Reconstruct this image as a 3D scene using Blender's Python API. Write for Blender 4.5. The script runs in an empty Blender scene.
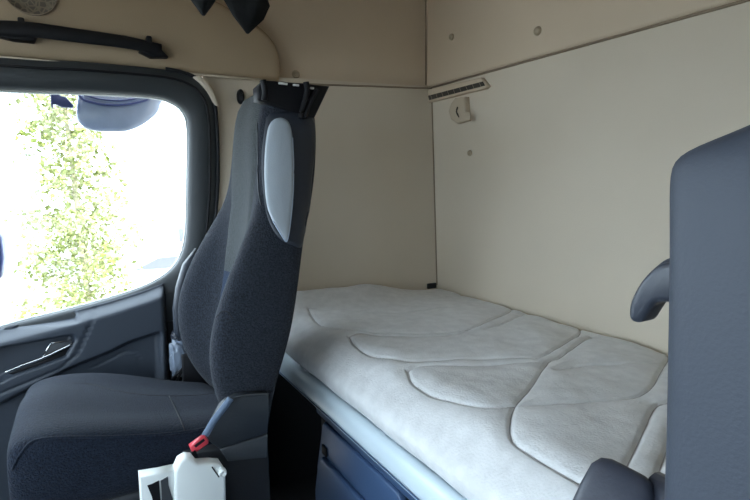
import bpy, bmesh, math, random
import numpy as np
from mathutils import Vector, Matrix
from mathutils.bvhtree import BVHTree
from mathutils.geometry import interpolate_bezier
random.seed(7); rng = np.random.RandomState(5)
scene = bpy.context.scene
COL = scene.collection
V = Vector
# ------------------------------------------------------------------ camera
F = 500.0
EYE = V((0, 0, 1.25))
Yc = V((-298, 64, -500)).normalized(); Zc = V((0, 500, 64)).normalized(); Xc = Yc.cross(Zc)
def ray(px, py):
    r = V((px-375, 250-py, -F))
    return V((Xc.dot(r), Yc.dot(r), Zc.dot(r))).normalized()
def at(px, py, ax, v):
    """point seen at a photo position, lying in the plane axis = v"""
    d = ray(px, py); i = 'xyz'.index(ax)
    return EYE + d*((v-EYE[i])/d[i])
cam_d = bpy.data.cameras.new('camera'); cam = bpy.data.objects.new('camera', cam_d); COL.objects.link(cam)
cam_d.sensor_width = 36; cam_d.lens = 36*F/750; cam_d.clip_start = .02
M3 = Matrix(((Xc.x, Xc.y, Xc.z), (Yc.x, Yc.y, Yc.z), (Zc.x, Zc.y, Zc.z)))
cam.matrix_world = Matrix.Translation(EYE) @ M3.to_4x4()
scene.camera = cam
# ------------------------------------------------------------------ materials
def mat(name, col, rough=.6, metal=0, bump=0, bscale=200, var=0, vscale=6, sheen=0, col2=None, coat=0, spec=.5, stretch=None):
    m = bpy.data.materials.new(name); m.use_nodes = True
    nt = m.node_tree; b = nt.nodes['Principled BSDF']
    b.inputs['Base Color'].default_value = (*col, 1); b.inputs['Roughness'].default_value = rough
    b.inputs['Metallic'].default_value = metal; b.inputs['Specular IOR Level'].default_value = spec
    if sheen: b.inputs['Sheen Weight'].default_value = sheen; b.inputs['Sheen Roughness'].default_value = .5
    if coat: b.inputs['Coat Weight'].default_value = coat
    tc = nt.nodes.new('ShaderNodeTexCoord'); mp = nt.nodes.new('ShaderNodeMapping')
    nt.links.new(tc.outputs['Object'], mp.inputs['Vector'])
    if stretch: mp.inputs['Scale'].default_value = stretch
    if var:
        n = nt.nodes.new('ShaderNodeTexNoise'); n.inputs['Scale'].default_value = vscale; n.inputs['Detail'].default_value = 5
        nt.links.new(mp.outputs[0], n.inputs['Vector'])
        r = nt.nodes.new('ShaderNodeValToRGB'); r.color_ramp.elements[0].position = .35; r.color_ramp.elements[1].position = .65
        c2 = col2 or tuple(c*(1-var) for c in col)
        r.color_ramp.elements[0].color = (*c2, 1); r.color_ramp.elements[1].color = (*col, 1)
        nt.links.new(n.outputs[0], r.inputs[0]); nt.links.new(r.outputs[0], b.inputs['Base Color'])
    if bump:
        n = nt.nodes.new('ShaderNodeTexNoise'); n.inputs['Scale'].default_value = bscale; n.inputs['Detail'].default_value = 4
        nt.links.new(mp.outputs[0], n.inputs['Vector'])
        bp = nt.nodes.new('ShaderNodeBump'); bp.inputs['Strength'].default_value = bump; bp.inputs['Distance'].default_value = .004
        nt.links.new(n.outputs[0], bp.inputs['Height']); nt.links.new(bp.outputs[0], b.inputs['Normal'])
    return m
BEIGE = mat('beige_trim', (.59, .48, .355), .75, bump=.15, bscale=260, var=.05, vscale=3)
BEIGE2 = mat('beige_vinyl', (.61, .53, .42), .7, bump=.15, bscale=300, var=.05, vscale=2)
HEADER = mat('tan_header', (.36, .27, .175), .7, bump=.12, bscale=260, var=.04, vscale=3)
SEAM = mat('seam_dark', (.26, .20, .14), .8)
SLOT = mat('vent_slot_dark', (.05, .04, .03), .8)
LATCH = mat('latch_beige', (.46, .38, .28), .5)
BUTTON = mat('button_beige', (.36, .29, .20), .5)
RUBBER = mat('door_frame_rubber', (.027, .032, .036), .55, bump=.1)
DOORP = mat('door_plastic', (.034, .043, .059), .5, bump=.15, bscale=400)
DOORL = mat('door_plastic_lower', (.04, .05, .068), .6, bump=.2, bscale=400)
BLACK = mat('black_plastic', (.010, .010, .012), .55, bump=.08, spec=.2)
CLOTH = mat('black_cloth', (.006, .007, .008), .7, bump=.5, bscale=40, spec=.25)
CHROME = mat('chrome', (.8, .82, .85), .18, metal=1)
FABRIC = mat('seat_fabric_navy', (.025, .030, .042), .95, bump=.9, bscale=260, var=.6, vscale=230, sheen=.06, spec=.25)
CUSHF = mat('cushion_fabric_navy', (.013, .019, .034), .95, bump=.9, bscale=260, var=.5, vscale=230, sheen=.05, spec=.2)
INSERT = mat('seat_fabric_grey', (.052, .059, .062), .95, bump=.8, bscale=260, var=.4, vscale=230, sheen=.05, spec=.25)
VINYL = mat('seat_vinyl_dark', (.016, .021, .032), .5, bump=.15, bscale=300)
SILVER = mat('vinyl_silver', (.33, .37, .41), .42, bump=.12, bscale=300)
PIPING = mat('piping_light', (.35, .42, .52), .5)
SHELL = mat('seat_shell_plastic', (.022, .026, .032), .5, bump=.12)
SHELLG = mat('seat_shell_grey', (.05, .055, .062), .55, bump=.12)
DSEAT = mat('driver_seat_vinyl', (.038, .046, .064), .6, bump=.12, bscale=300, var=.06, vscale=5)
DPLAS = mat('driver_dark_plastic', (.030, .034, .048), .38, bump=.1)
HOOKM = mat('grab_handle_plastic', (.030, .035, .048), .42, bump=.06)
MATTR = mat('mattress_fabric', (.72, .72, .72), .95, bump=.35, bscale=200, var=.12, vscale=30, sheen=.3)
THREAD_SHADE = mat('quilting_thread_shade', (.42, .40, .40), .8)
LEDGE = mat('ledge_plastic', (.62, .72, .78), .32, bump=.03)
BUNKP = mat('bunk_door_blue', (.06, .11, .22), .42, bump=.1)
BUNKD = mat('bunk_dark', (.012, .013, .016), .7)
FLOORM = mat('floor_rubber', (.015, .016, .018), .8, bump=.3, bscale=90)
RED = mat('buckle_red', (.62, .05, .07), .35)
BELT = mat('belt_webbing', (.16, .22, .32), .6, bump=.4, bscale=500)
PALE = mat('pale_plastic', (.80, .83, .81), .45, bump=.05)
WRAP = mat('plastic_wrap', (.20, .24, .31), .2, bump=.5, bscale=60, coat=.5)
MIRRORM = mat('mirror_grey', (.20, .245, .36), .22, var=.2, vscale=12, coat=.2)
NAVYP = mat('mirror_housing_navy', (.025, .04, .14), .35)
LEAF = mat('leaf_green', (.19, .225, .045), .6, var=.5, vscale=4, col2=(.42, .43, .24), spec=.3)
BARK = mat('bark', (.36, .33, .22), .9, bump=.5, bscale=30)
PAVE = mat('pavement', (.24, .235, .22), .9, bump=.2, bscale=10, var=.08, vscale=1)
WALLW = mat('white_render', (.80, .82, .85), .8, bump=.1, bscale=20)
CARP = mat('car_paint_white', (.75, .78, .82), .25, coat=.5)
LEDGEM = mat('ledge_grey', (.22, .22, .24), .8)
CARG = mat('car_glass', (.12, .125, .16), .15)
TYRE = mat('tyre', (.02, .02, .02), .8)
def glass_mat():
    m = bpy.data.materials.new('window_glass'); m.use_nodes = True; nt = m.node_tree; nt.nodes.clear()
    o = nt.nodes.new('ShaderNodeOutputMaterial'); mx = nt.nodes.new('ShaderNodeMixShader')
    t = nt.nodes.new('ShaderNodeBsdfTransparent'); t.inputs[0].default_value = (.97, .99, .985, 1)
    g = nt.nodes.new('ShaderNodeBsdfGlossy'); g.inputs['Roughness'].default_value = .02
    mx.inputs[0].default_value = .05
    nt.links.new(t.outputs[0], mx.inputs[1]); nt.links.new(g.outputs[0], mx.inputs[2]); nt.links.new(mx.outputs[0], o.inputs[0])
    return m
GLASS = glass_mat()
def grille_mat():
    m = mat('speaker_grille', (.09, .075, .06), .6); nt = m.node_tree; b = nt.nodes['Principled BSDF']
    tc = nt.nodes.new('ShaderNodeTexCoord'); v = nt.nodes.new('ShaderNodeTexVoronoi'); v.feature = 'DISTANCE_TO_EDGE'; v.inputs['Scale'].default_value = 75
    r = nt.nodes.new('ShaderNodeValToRGB'); r.color_ramp.elements[0].position = .05; r.color_ramp.elements[1].position = .16
    r.color_ramp.elements[0].color = (.17, .14, .10, 1); r.color_ramp.elements[1].color = (.085, .07, .055, 1)
    nt.links.new(tc.outputs['Object'], v.inputs['Vector']); nt.links.new(v.outputs[0], r.inputs[0]); nt.links.new(r.outputs[0], b.inputs['Base Color'])
    return m
GRILLE = grille_mat()
# ------------------------------------------------------------------ helpers
ORG = {}
def empty(name, loc, label=None, cat=None, group=None, kind=None):
    o = bpy.data.objects.new(name, None); o.empty_display_size = .05; COL.objects.link(o); o.location = loc
    ORG[o.name] = V(loc); tag(o, label, cat, group, kind); return o
def tag(o, label=None, cat=None, group=None, kind=None):
    if label: o['label'] = label
    if cat: o['category'] = cat
    if group: o['group'] = group
    if kind: o['kind'] = kind
    return o
def obj(name, bm, m, parent=None, smooth=True, org=None):
    me = bpy.data.meshes.new(name)
    if parent is not None: org = ORG[parent.name]
    elif org is None:
        co = [v.co for v in bm.verts]
        lo = V([min(c[i] for c in co) for i in range(3)]); hi = V([max(c[i] for c in co) for i in range(3)])
        org = V(((lo.x+hi.x)/2, (lo.y+hi.y)/2, lo.z))
    org = V(org)
    bmesh.ops.translate(bm, verts=bm.verts, vec=-org)
    bmesh.ops.recalc_face_normals(bm, faces=bm.faces)
    bm.to_mesh(me); bm.free()
    for p in me.polygons: p.use_smooth = smooth
    me.materials.append(m)
    o = bpy.data.objects.new(name, me); COL.objects.link(o)
    if parent is not None: o.parent = parent
    else: o.location = org
    ORG[o.name] = org
    return o
def smooth_angle(o, deg=35):
    me = o.data; bm = bmesh.new(); bm.from_mesh(me)
    for e in bm.edges:
        if len(e.link_faces) == 2 and e.calc_face_angle(0) > math.radians(deg): e.smooth = False
    bm.to_mesh(me); bm.free(); return o
def subdivide(bm, lv):
    """Catmull-Clark smoothing baked into the mesh"""
    me = bpy.data.meshes.new('t'); bmesh.ops.recalc_face_normals(bm, faces=bm.faces); bm.to_mesh(me); bm.free()
    o = bpy.data.objects.new('t', me); COL.objects.link(o)
    md = o.modifiers.new('s', 'SUBSURF'); md.levels = lv
    dg = bpy.context.evaluated_depsgraph_get(); dg.update()
    m2 = bpy.data.meshes.new_from_object(o.evaluated_get(dg))
    b2 = bmesh.new(); b2.from_mesh(m2)
    bpy.data.objects.remove(o); bpy.data.meshes.remove(m2); bpy.data.meshes.remove(me)
    return b2
def loft(rings, close=True, caps=True, lv=0, bm=None):
    bm = bm or bmesh.new(); R = [[bm.verts.new(p) for p in r] for r in rings]; n = len(R[0])
    for a, b in zip(R[:-1], R[1:]):
        for i in range(n if close else n-1):
            j = (i+1) % n; bm.faces.new((a[i], a[j], b[j], b[i]))
    if caps: bm.faces.new(R[0][::-1]); bm.faces.new(R[-1])
    return subdivide(bm, lv) if lv else bm
def box(lo, hi, bev=0, seg=2, bm=None, rot=None):
    b = bmesh.new(); lo = V(lo); hi = V(hi)
    bmesh.ops.create_cube(b, size=1, matrix=Matrix.Diagonal((*(hi-lo), 1)))
    if bev: bmesh.ops.bevel(b, geom=b.edges[:], offset=bev, segments=seg, profile=.5, affect='EDGES')
    c = (lo+hi)/2
    mx = Matrix.Translation(c) @ (rot.to_4x4() if rot else Matrix.Identity(4))
    bmesh.ops.transform(b, matrix=mx, verts=b.verts)
    return join(bm, b)
def join(bm, b):
    if bm is None: return b
    me = bpy.data.meshes.new('t'); b.to_mesh(me); b.free(); bm.from_mesh(me); bpy.data.meshes.remove(me); return bm
def prism(pts, vec, bev=0, seg=2, bm=None):
    """closed outline extruded along vec"""
    b = bmesh.new(); n = len(pts)
    a = [b.verts.new(p) for p in pts]; c = [b.verts.new(V(p)+V(vec)) for p in pts]
    f1 = b.faces.new(a); f2 = b.faces.new(c[::-1])
    for i in range(n):
        j = (i+1) % n; b.faces.new((a[j], a[i], c[i], c[j]))
    bmesh.ops.recalc_face_normals(b, faces=b.faces)
    if bev:
        es = [e for e in f1.edges]+[e for e in f2.edges]
        bmesh.ops.bevel(b, geom=es, offset=bev, segments=seg, profile=.5, affect='EDGES')
    return join(bm, b)
def spline(pts, n=8):
    """Catmull-Rom through the points"""
    P = [V(p) for p in pts]
    if len(P) < 3: return [P[0].lerp(P[-1], i/n) for i in range(n+1)]
    out = []
    for i in range(len(P)-1):
        p0 = P[i-1] if i else P[0]*2-P[1]; p1, p2 = P[i], P[i+1]; p3 = P[i+2] if i+2 < len(P) else P[-1]*2-P[-2]
        for k in range(n):
            t = k/n
            out.append(.5*((2*p1)+(p2-p0)*t+(2*p0-5*p1+4*p2-p3)*t*t+(3*p1-p0-3*p2+p3)*t**3))
    return out+[P[-1]]
def tube(pts, r, res=8, bm=None, flat=None):
    """swept tube; flat = (normal, ratio) squashes it into a band; r may be a function of 0..1"""
    P = [V(p) for p in pts]; rings = []; up = V((0, 0, 1))
    for i, p in enumerate(P):
        t = (P[min(i+1, len(P)-1)]-P[max(i-1, 0)]).normalized()
        s = t.cross(up if abs(t.z) < .95 else V((1, 0, 0))).normalized(); u = s.cross(t)
        rr = r(i/(len(P)-1)) if callable(r) else r
        rings.append([p+(s*math.cos(a)*rr[0]+u*math.sin(a)*rr[1] if isinstance(rr, tuple) else (s*math.cos(a)+u*math.sin(a))*rr) for a in [2*math.pi*k/res for k in range(res)]])
    return join(bm, loft(rings))
def bvh_of(o):
    bm = bmesh.new(); bm.from_mesh(o.data); bmesh.ops.translate(bm, verts=bm.verts, vec=ORG[o.name])
    t = BVHTree.FromBMesh(bm); bm.free(); return t
def on(bvh, px, py, off=0):
    d = ray(px, py); loc, nor, _, _ = bvh.ray_cast(EYE, d)
    if loc is None: return None
    if nor.dot(d) > 0: nor = -nor
    return loc+nor*off
def seam(bvh, pix, r, off=0, n=6, bm=None):
    pts = spline([(x, y, 0) for x, y in pix], n)
    P = [on(bvh, p.x, p.y, off) for p in pts]; P = [p for p in P if p is not None]
    return tube(P, r, 6, bm)
def circle(c, n1, n2, r, n=24):
    return [V(c)+V(n1)*math.cos(2*math.pi*k/n)*r+V(n2)*math.sin(2*math.pi*k/n)*r for k in range(n)]
def patch(outline, bvh, direction, thick, start, prof=((1, -.6), (1, .55), (.93, .95), (.75, 1), (.4, 1), (0, 1)), n=48):
    """pillow-like panel laid on a surface: outline of (u, v) mapped by start(u, v) and dropped along direction"""
    o = spline([(a, b, 0) for a, b in outline+outline[:1]], 6)[:-1]
    c = sum(o, V((0, 0, 0)))/len(o); bm = bmesh.new(); D = V(direction).normalized(); prev = None
    for s, h in prof:
        row = []
        for q in (o if s else [c]):
            w = c.lerp(q, s); st = start(w.x, w.y)
            loc, nor, _, _ = bvh.ray_cast(st, D)
            if loc is None: loc = row[-1]-(-D)*0 if False else (row[-1].copy() if row else st)
            row.append(loc-D*thick*h)
        vs = [bm.verts.new(p) for p in row]
        if prev:
            m = len(prev)
            for i in range(m):
                j = (i+1) % m
                bm.faces.new((prev[i], prev[j], vs[j], vs[i]) if len(vs) > 1 else (prev[i], prev[j], vs[0]))
        prev = vs
    return bm
ZERO = V((0, 0, 0))
SK = dict(kind='structure')
# ------------------------------------------------------------------ cab shell
FL = .10
XR, YL, YR, XF, CE = 1.39, 1.84, -.50, -1.15, 2.15
tag(obj('floor', box((XF, YR, FL-.05), (XR+.05, 1.95, FL)), FLOORM, smooth=False), **SK)
tag(obj('ceiling', box((XF, YR-.05, CE), (XR+.1, 1.98, CE+.05)), HEADER, smooth=False), **SK)  # unseen; coloured darker than the beige trim to cut bounced light
tag(obj('wall_rear', prism([(XR, YR, FL), (XR, 1.79, FL), (XR, 1.79, .79), (XR, 1.852, 1.69), (XR, YR, 1.69)], (.05, 0, 0)), BEIGE2, smooth=False), **SK)
# padded upper section of the rear wall, standing a little proud with a rounded lower edge
r_up = empty('trim_1', (XR, .7, 1.69), **SK)
obj('upper_wall_pad', box((XR-.010, YR, 1.688), (XR+.06, 1.885, CE+.01), .012, 3), BEIGE, r_up)
obj('gap_strip', tube([(XR-.003, YR, 1.684), (XR-.003, 1.86, 1.684)], .004), SEAM, r_up)
# passenger side wall behind the door
def side_y(z): return 1.79+(z-.79)*.07
xs0 = .365
tag(obj('void_shade_left', prism([(xs0, side_y(FL), FL), (XR-.01, side_y(FL), FL), (XR-.01, side_y(.675), .675), (xs0, side_y(.675), .675)], (0, .05, 0)), BUNKD, smooth=False), **SK)  # near-black sheet painting the shade of the void beside the bunk
pts = [(xs0, side_y(.68), .68), (XR+.01, side_y(.68), .68), (XR+.01, side_y(1.69), 1.69), (.40, side_y(1.64), 1.64), (.40, side_y(1.3), 1.3), (xs0, side_y(1.1), 1.1)]
wl = tag(obj('wall_left', prism(pts, (0, .05, 0)), BEIGE2, smooth=False), **SK)
# upper side wall (fabric-faced) above the seam
def seam_z(x): return 1.617+.018*max(0, min(1, (x+.16)/.83))+(.05*max(0, (x-.67)/.72))
s_up = empty('trim_2', (.9, 1.85, 1.64), **SK)
obj('side_upper_panel', prism([(.3, 1.885, seam_z(.3)), (XR+.03, 1.885, seam_z(1.38)), (XR+.03, 1.895, CE), (.3, 1.895, CE)], (0, .05, 0)), BEIGE, s_up, smooth=False)
lip = [(x, 1.872, seam_z(x)+.004) for x in np.linspace(.60, 1.385, 12)]
obj('seam_lip', tube(lip, lambda t: (.020, .005)), HEADER, s_up)
obj('gap_strip', tube([(x, 1.848, seam_z(x)-.004) for x in np.linspace(.60, 1.385, 12)], .0035), SEAM, s_up)
obj('corner_gap', tube([(1.379, 1.884, 1.70), (1.379, 1.893, 2.14)], .003), SEAM, s_up)
obj('wall_corner_gap', tube([(1.387, side_y(.8)-.001, .8), (1.387, side_y(1.66)-.001, 1.66)], .003), SEAM, s_up)
# unseen driver side wall and front wall, openings and dark colours set to shape the light
def wall_with_hole(lo, hi, hlo, hhi, ax):
    bm = None
    if ax == 'y':
        a, b = lo, hi
        for l, h in (((a[0], a[1], a[2]), (hlo[0], b[1], b[2])), ((hhi[0], a[1], a[2]), (b[0], b[1], b[2])),
                     ((hlo[0], a[1], a[2]), (hhi[0], b[1], hlo[1])), ((hlo[0], a[1], hhi[1]), (hhi[0], b[1], b[2]))):
            bm = box(l, h, bm=bm)
    else:
        a, b = lo, hi
        for l, h in (((a[0], a[1], a[2]), (b[0], hlo[0], b[2])), ((a[0], hhi[0], a[2]), (b[0], b[1], b[2])),
                     ((a[0], hlo[0], a[2]), (b[0], hhi[0], hlo[1])), ((a[0], hlo[0], hhi[1]), (b[0], hhi[0], b[2]))):
            bm = box(l, h, bm=bm)
    return bm
tag(obj('wall_right', wall_with_hole((XF, YR-.05, FL), (XR+.05, YR, CE), (-.90, .93), (-.22, 1.50), 'y'), DOORP, smooth=False), **SK)
tag(obj('wall_front', wall_with_hole((XF-.05, YR-.05, FL), (XF, 1.95, CE), (-.40, .86), (1.75, 1.74), 'x'), BLACK, smooth=False), **SK)
tag(obj('window_2', box((-.90, YR-.03, .93), (-.22, YR-.026, 1.50)), GLASS, smooth=False), **SK)
tag(obj('window_3', box((XF-.03, -.40, .86), (XF-.026, 1.75, 1.74)), GLASS, smooth=False), **SK)
# ------------------------------------------------------------------ passenger door
door = empty('door_1', (-.3, 1.83, FL), **SK)
DY = 1.825
def dp(px, py, y=DY): p = at(px, py, 'y', y); return (p.x, p.z)
inner = [(-.95, .70), (-.95, 1.45), (-.90, 1.50), dp(0, 90), dp(80, 92.5), dp(150, 96.5), dp(172, 102), dp(184, 112), dp(188.5, 130), dp(188, 180), dp(187, 225), dp(184, 248), dp(177, 264), dp(165, 276), dp(145, 287), dp(110, 299), dp(50, 315), dp(0, 328), (-.6, .74)]
outer = [(-1.10, .60), (-1.10, 1.50), (-1.0, 1.60), dp(0, 57), dp(80, 62), dp(165, 70), dp(194, 78), dp(207, 90), dp(215, 112), dp(217, 180), dp(213, 230), dp(208, 262), dp(204, 290), dp(203, 305), dp(190, 318), dp(110, 330), dp(50, 345), dp(0, 358), (-.6, .64)]
def ring_prism(inn, out, y0, y1, bev=.0, n=3):
    bm = bmesh.new(); I = [spline([(a, b, 0) for a, b in L+L[:1]], n)[:-1] for L in (inn, out)]
    mid = [i.lerp(o, .5) for i, o in zip(*I)]
    rows = [[V((p.x, y1, p.y)) for p in I[0]], [V((p.x, y0+.012, p.y)) for p in I[0]], [V((p.lerp(q, .12).x, y0, p.lerp(q, .12).y)) for p, q in zip(*I)],
            [V((p.x, y0-.004, p.y)) for p in mid], [V((p.lerp(q, .9).x, y0, p.lerp(q, .9).y)) for p, q in zip(*I)], [V((p.x, y0+.012, p.y)) for p in I[1]], [V((p.x, y1, p.y)) for p in I[1]]]
    R = [[bm.verts.new(p) for p in r] for r in rows]; m = len(R[0])
    for a in range(len(R)):
        A, B = R[a], R[(a+1) % len(R)]
        for i in range(m):
            j = (i+1) % m; bm.faces.new((A[i], A[j], B[j], B[i]))
    return bm
obj('window_frame', ring_prism(inner, outer, 1.805, 1.86), RUBBER, door)
so = spline([(a, 0, b) for a, b in outer], 3)
sm = [p.lerp(q, .30) for p, q in zip(so, spline([(a, 0, b) for a, b in inner], 3))]
obj('seal_groove', tube([V((p.x, 1.803, p.z)) for p in sm if p.z > 1.0 and p.x > -.9], .0045), BLACK, door)
obj('door_seal', tube([V((p.x-.001, 1.806, p.z)) for p in so if p.x > .25 and p.z > .95], .006), BLACK, door)
si = spline([(a, 0, b) for a, b in inner], 3)
obj('painted_rim_light', tube([V((p.x, 1.852, p.z)) for p in si if p.x > -.5], .0035), PALE, door)  # pale tube painting the bright rim light on the window edge
gp = spline([(a, b, 0) for a, b in inner+inner[:1]], 2)[:-1]
obj('window_glass', prism([(V((0, 0, 0)).lerp(V((p.x, 0, p.y)), 1)+V((0, 1.856, 0))) for p in [q.lerp(V((-.3, 1.1, 0)), -.01) for q in gp]], (0, .004, 0)), GLASS, door, smooth=False)
# beltline and sculpted panel
bx = np.array([-1.1, -.6, -.227, -.07, .069, .12, .17, .215, .262])
p_ = [at(x, y, 'y', 1.80) for x, y in ((0, 330), (50, 318), (110, 302), (145, 291), (165, 283), (178, 272))]
bxs = np.array([-1.1, -.6]+[p.x for p in p_]); bzs = np.array([.72, .76]+[p.z for p in p_])
def belt(x): return float(np.interp(x, bxs, bzs))
def poly_dist(P, poly):
    """signed distance (inside negative) of points P (n,2) to polygon"""
    poly = np.array(poly); d = np.full(len(P), 1e9); ins = np.zeros(len(P), bool)
    for a, b in zip(poly, np.roll(poly, -1, 0)):
        ab = b-a; t = np.clip(((P-a)@ab)/(ab@ab+1e-12), 0, 1); d = np.minimum(d, np.linalg.norm(P-(a+t[:, None]*ab), axis=1))
        c = ((a[1] > P[:, 1]) != (b[1] > P[:, 1])); xx = (b[0]-a[0])*(P[:, 1]-a[1])/(b[1]-a[1]+1e-12)+a[0]
        ins ^= c & (P[:, 0] < xx)
    return np.where(ins, -d, d)
def line_dist(P, pl):
    pl = np.array(pl); d = np.full(len(P), 1e9)
    for a, b in zip(pl[:-1], pl[1:]):
        ab = b-a; t = np.clip(((P-a)@ab)/(ab@ab+1e-12), 0, 1); d = np.minimum(d, np.linalg.norm(P-(a+t[:, None]*ab), axis=1))
    return d
def sstep(x, a, b): t = np.clip((x-a)/(b-a), 0, 1); return t*t*(3-2*t)
DP = 1.745
def d2(px, py): p = at(px, py, 'y', DP); return (p.x, p.z)
nx, nz = 170, 130
xs = np.linspace(-1.05, at(168.5, 330, 'y', DP).x, nx)
G = []
for x in xs:
    zt = belt(x)
    for k in range(nz): t = k/(nz-1); G.append((x, zt-.0-(zt-.30)*(t**1.15)))
G = np.array(G)
top = np.repeat([belt(x) for x in xs], nz)
dep = (top-G[:, 1])
prot = .055*sstep(dep, 0, .035)                     # sill shoulder
up_rec = [(-1.2, .80), d2(-60, 343), d2(14, 331), d2(20, 323), d2(70, 312), d2(78, 318), d2(80, 324), d2(62, 327), d2(10, 334), d2(-20, 338), (-1.2, .72)]
lo_rec = [(-1.2, .66), d2(-60, 372), d2(0, 347), d2(40, 340), d2(72, 334), d2(76, 340), d2(66, 358), d2(40, 368), d2(14, 377), d2(0, 384), d2(-80, 415), (-1.2, .5)]
prot -= .045*sstep(-poly_dist(G, lo_rec), 0, .012)
prot -= .035*sstep(-poly_dist(G, up_rec), 0, .010)
prot -= .006*np.exp(-(line_dist(G, [d2(99, 300), d2(97, 311), d2(89, 328), d2(77, 354), d2(60, 369), d2(0, 394), d2(-80, 425)])/.0025)**2)
low = [(-1.2, .45), d2(0, 402), d2(70, 366), d2(110, 350), d2(130, 340), d2(161, 330), d2(163, 336), d2(163, 420), (.3, .2), (-1.2, .2)]
prot -= .028*sstep(-poly_dist(G, low), 0, .018)
prot -= .005*np.exp(-(line_dist(G, [d2(91, 371), d2(110, 362), d2(125, 354), d2(134, 354), d2(141, 361), d2(142, 376), d2(142, 400)])/.002)**2)
prot *= sstep(xs[-1]-G[:, 0], -.0, .012)*.75+.25
bm = bmesh.new(); vs = [bm.verts.new((g[0], 1.80-p, g[1])) for g, p in zip(G, prot)]
for i in range(nx-1):
    for k in range(nz-1): bm.faces.new((vs[i*nz+k], vs[(i+1)*nz+k], vs[(i+1)*nz+k+1], vs[i*nz+k+1]))
# give it thickness
be = [e for e in bm.edges if e.is_boundary]
ex = bmesh.ops.extrude_edge_only(bm, edges=be)
for v in [g for g in ex['geom'] if isinstance(g, bmesh.types.BMVert)]: v.co.y = 1.84
dpan = obj('door_panel', bm, DOORP, door)
dbv = bvh_of(dpan)
# chrome-edged opening lever inside the lower recess
h = empty('t', (0, 0, 0)); bpy.data.objects.remove(h)
lev = prism([at(*q, 'y', 1.752) for q in ((43, 357), (47, 350), (52, 343), (72, 341), (73, 345), (60, 351), (50, 356))], (0, .012, 0), .003)
hd = obj('door_handle', lev, SHELLG, door)
obj('chrome_edge', tube(spline([at(*q, 'y', 1.748) for q in ((5, 372.5), (20, 366), (43, 357.5), (58, 350.5), (72, 344))], 6), .0032), CHROME, hd)
obj('chrome_edge', tube([at(*q, 'y', 1.748) for q in ((42.5, 357), (47, 349.5), (51, 343), (72, 341))], .002), CHROME, hd)
obj('finger_plate', prism([at(*q, 'y', 1.760) for q in ((8, 374), (44, 360), (72, 346), (66, 356), (40, 367), (16, 375))], (0, .012, 0), .003), BLACK, door)
# dark pillar trim seen behind the rear edge of the door
tag(obj('trim_3', prism([at(*q, 'y', 1.815) for q in ((148, 304), (172, 300), (186, 278), (206, 262), (206, 300), (204, 420), (140, 470), (140, 330))], (0, .024, 0), .004), BLACK), **SK)
# ------------------------------------------------------------------ header above the door
hp = [(XF, 1.60), (-.16, seam_z(-.16)), (.39, seam_z(.39)), (.673, seam_z(.673)), (.682, 1.68), (.672, 1.735), (.650, 1.775), (.60, 1.815), (.52, 1.85), (.35, 1.90), (0, 1.94), (XF, 1.96)]
head = empty('trim_4', (-.2, 1.83, 1.62), **SK)
hs = [V((p[0], 0, p[1])) for p in hp]
def header_mesh():
    pr = [V((a, b, 0)) for a, b in hp[3:]]
    top = spline(pr, 4)
    out = [V((XF, 1.60, 0)), V((-.5, 1.611, 0)), V((-.16, seam_z(-.16), 0)), V((.2, seam_z(.2), 0)), V((.5, seam_z(.5), 0))]+top
    c = V((.1, 1.75, 0)); bm = bmesh.new(); prev = None
    for s, y in ((0, 1.93), (0, 1.850), (.006, 1.832), (.018, 1.824), (.03, 1.822)):
        row = []
        for q in out:
            d = (c-q); w = q+V((d.x*.3, d.y, 0)).normalized()*s
            row.append(bm.verts.new((w.x, y-.09*max(0, w.y-1.66)**1.3*1.6, w.y)))
        if prev:
            m = len(row)
            for i in range(m): j = (i+1) % m; bm.faces.new((prev[i], prev[j], row[j], row[i]))
        prev = row
    bm.faces.new(prev); bmesh.ops.triangulate(bm, faces=[f for f in bm.faces if len(f.verts) > 4]); return bm
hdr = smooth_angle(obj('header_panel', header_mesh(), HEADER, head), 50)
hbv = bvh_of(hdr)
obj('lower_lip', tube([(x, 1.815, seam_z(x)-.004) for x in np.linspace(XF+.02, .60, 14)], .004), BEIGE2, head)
def surf(bv, px, py, off, ax='y', v=1.82):
    p = on(bv, px, py, off); return p if p is not None else at(px, py, ax, v-off)
# grab handle
gh = empty('grab_handle', surf(hbv, 80, 38, 0), 'long black plastic grab handle fixed on the tan panel above the door window', 'handle')
def gh_pt(px, py, off): return surf(hbv, px, py, off)
gb = spline([gh_pt(-12, 30, .030), gh_pt(30, 31.5, .034), gh_pt(80, 38, .038), gh_pt(125, 44, .036), gh_pt(160, 51, .028)], 6)
obj('grip', tube(gb, lambda t: (.008, .022-.004*t), 12), BLACK, gh)
for q in (((-3, 37), (0, 29), (12, 25), (28, 27), (40, 33), (34, 43), (14, 41)), ((138, 52), (143, 44), (154, 44), (167, 58), (150, 58))):
    obj('end_cap', prism([gh_pt(a, b, .034) for a, b in q], (0, .045, 0), .004), BLACK, gh)
for q in ((22, 24), (148, 41.5)):
    c = gh_pt(*q, .0)
    obj('clip', box(c-V((.008, .035, .013)), c+V((.008, .0, .010)), .004), BLACK, gh)
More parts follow.
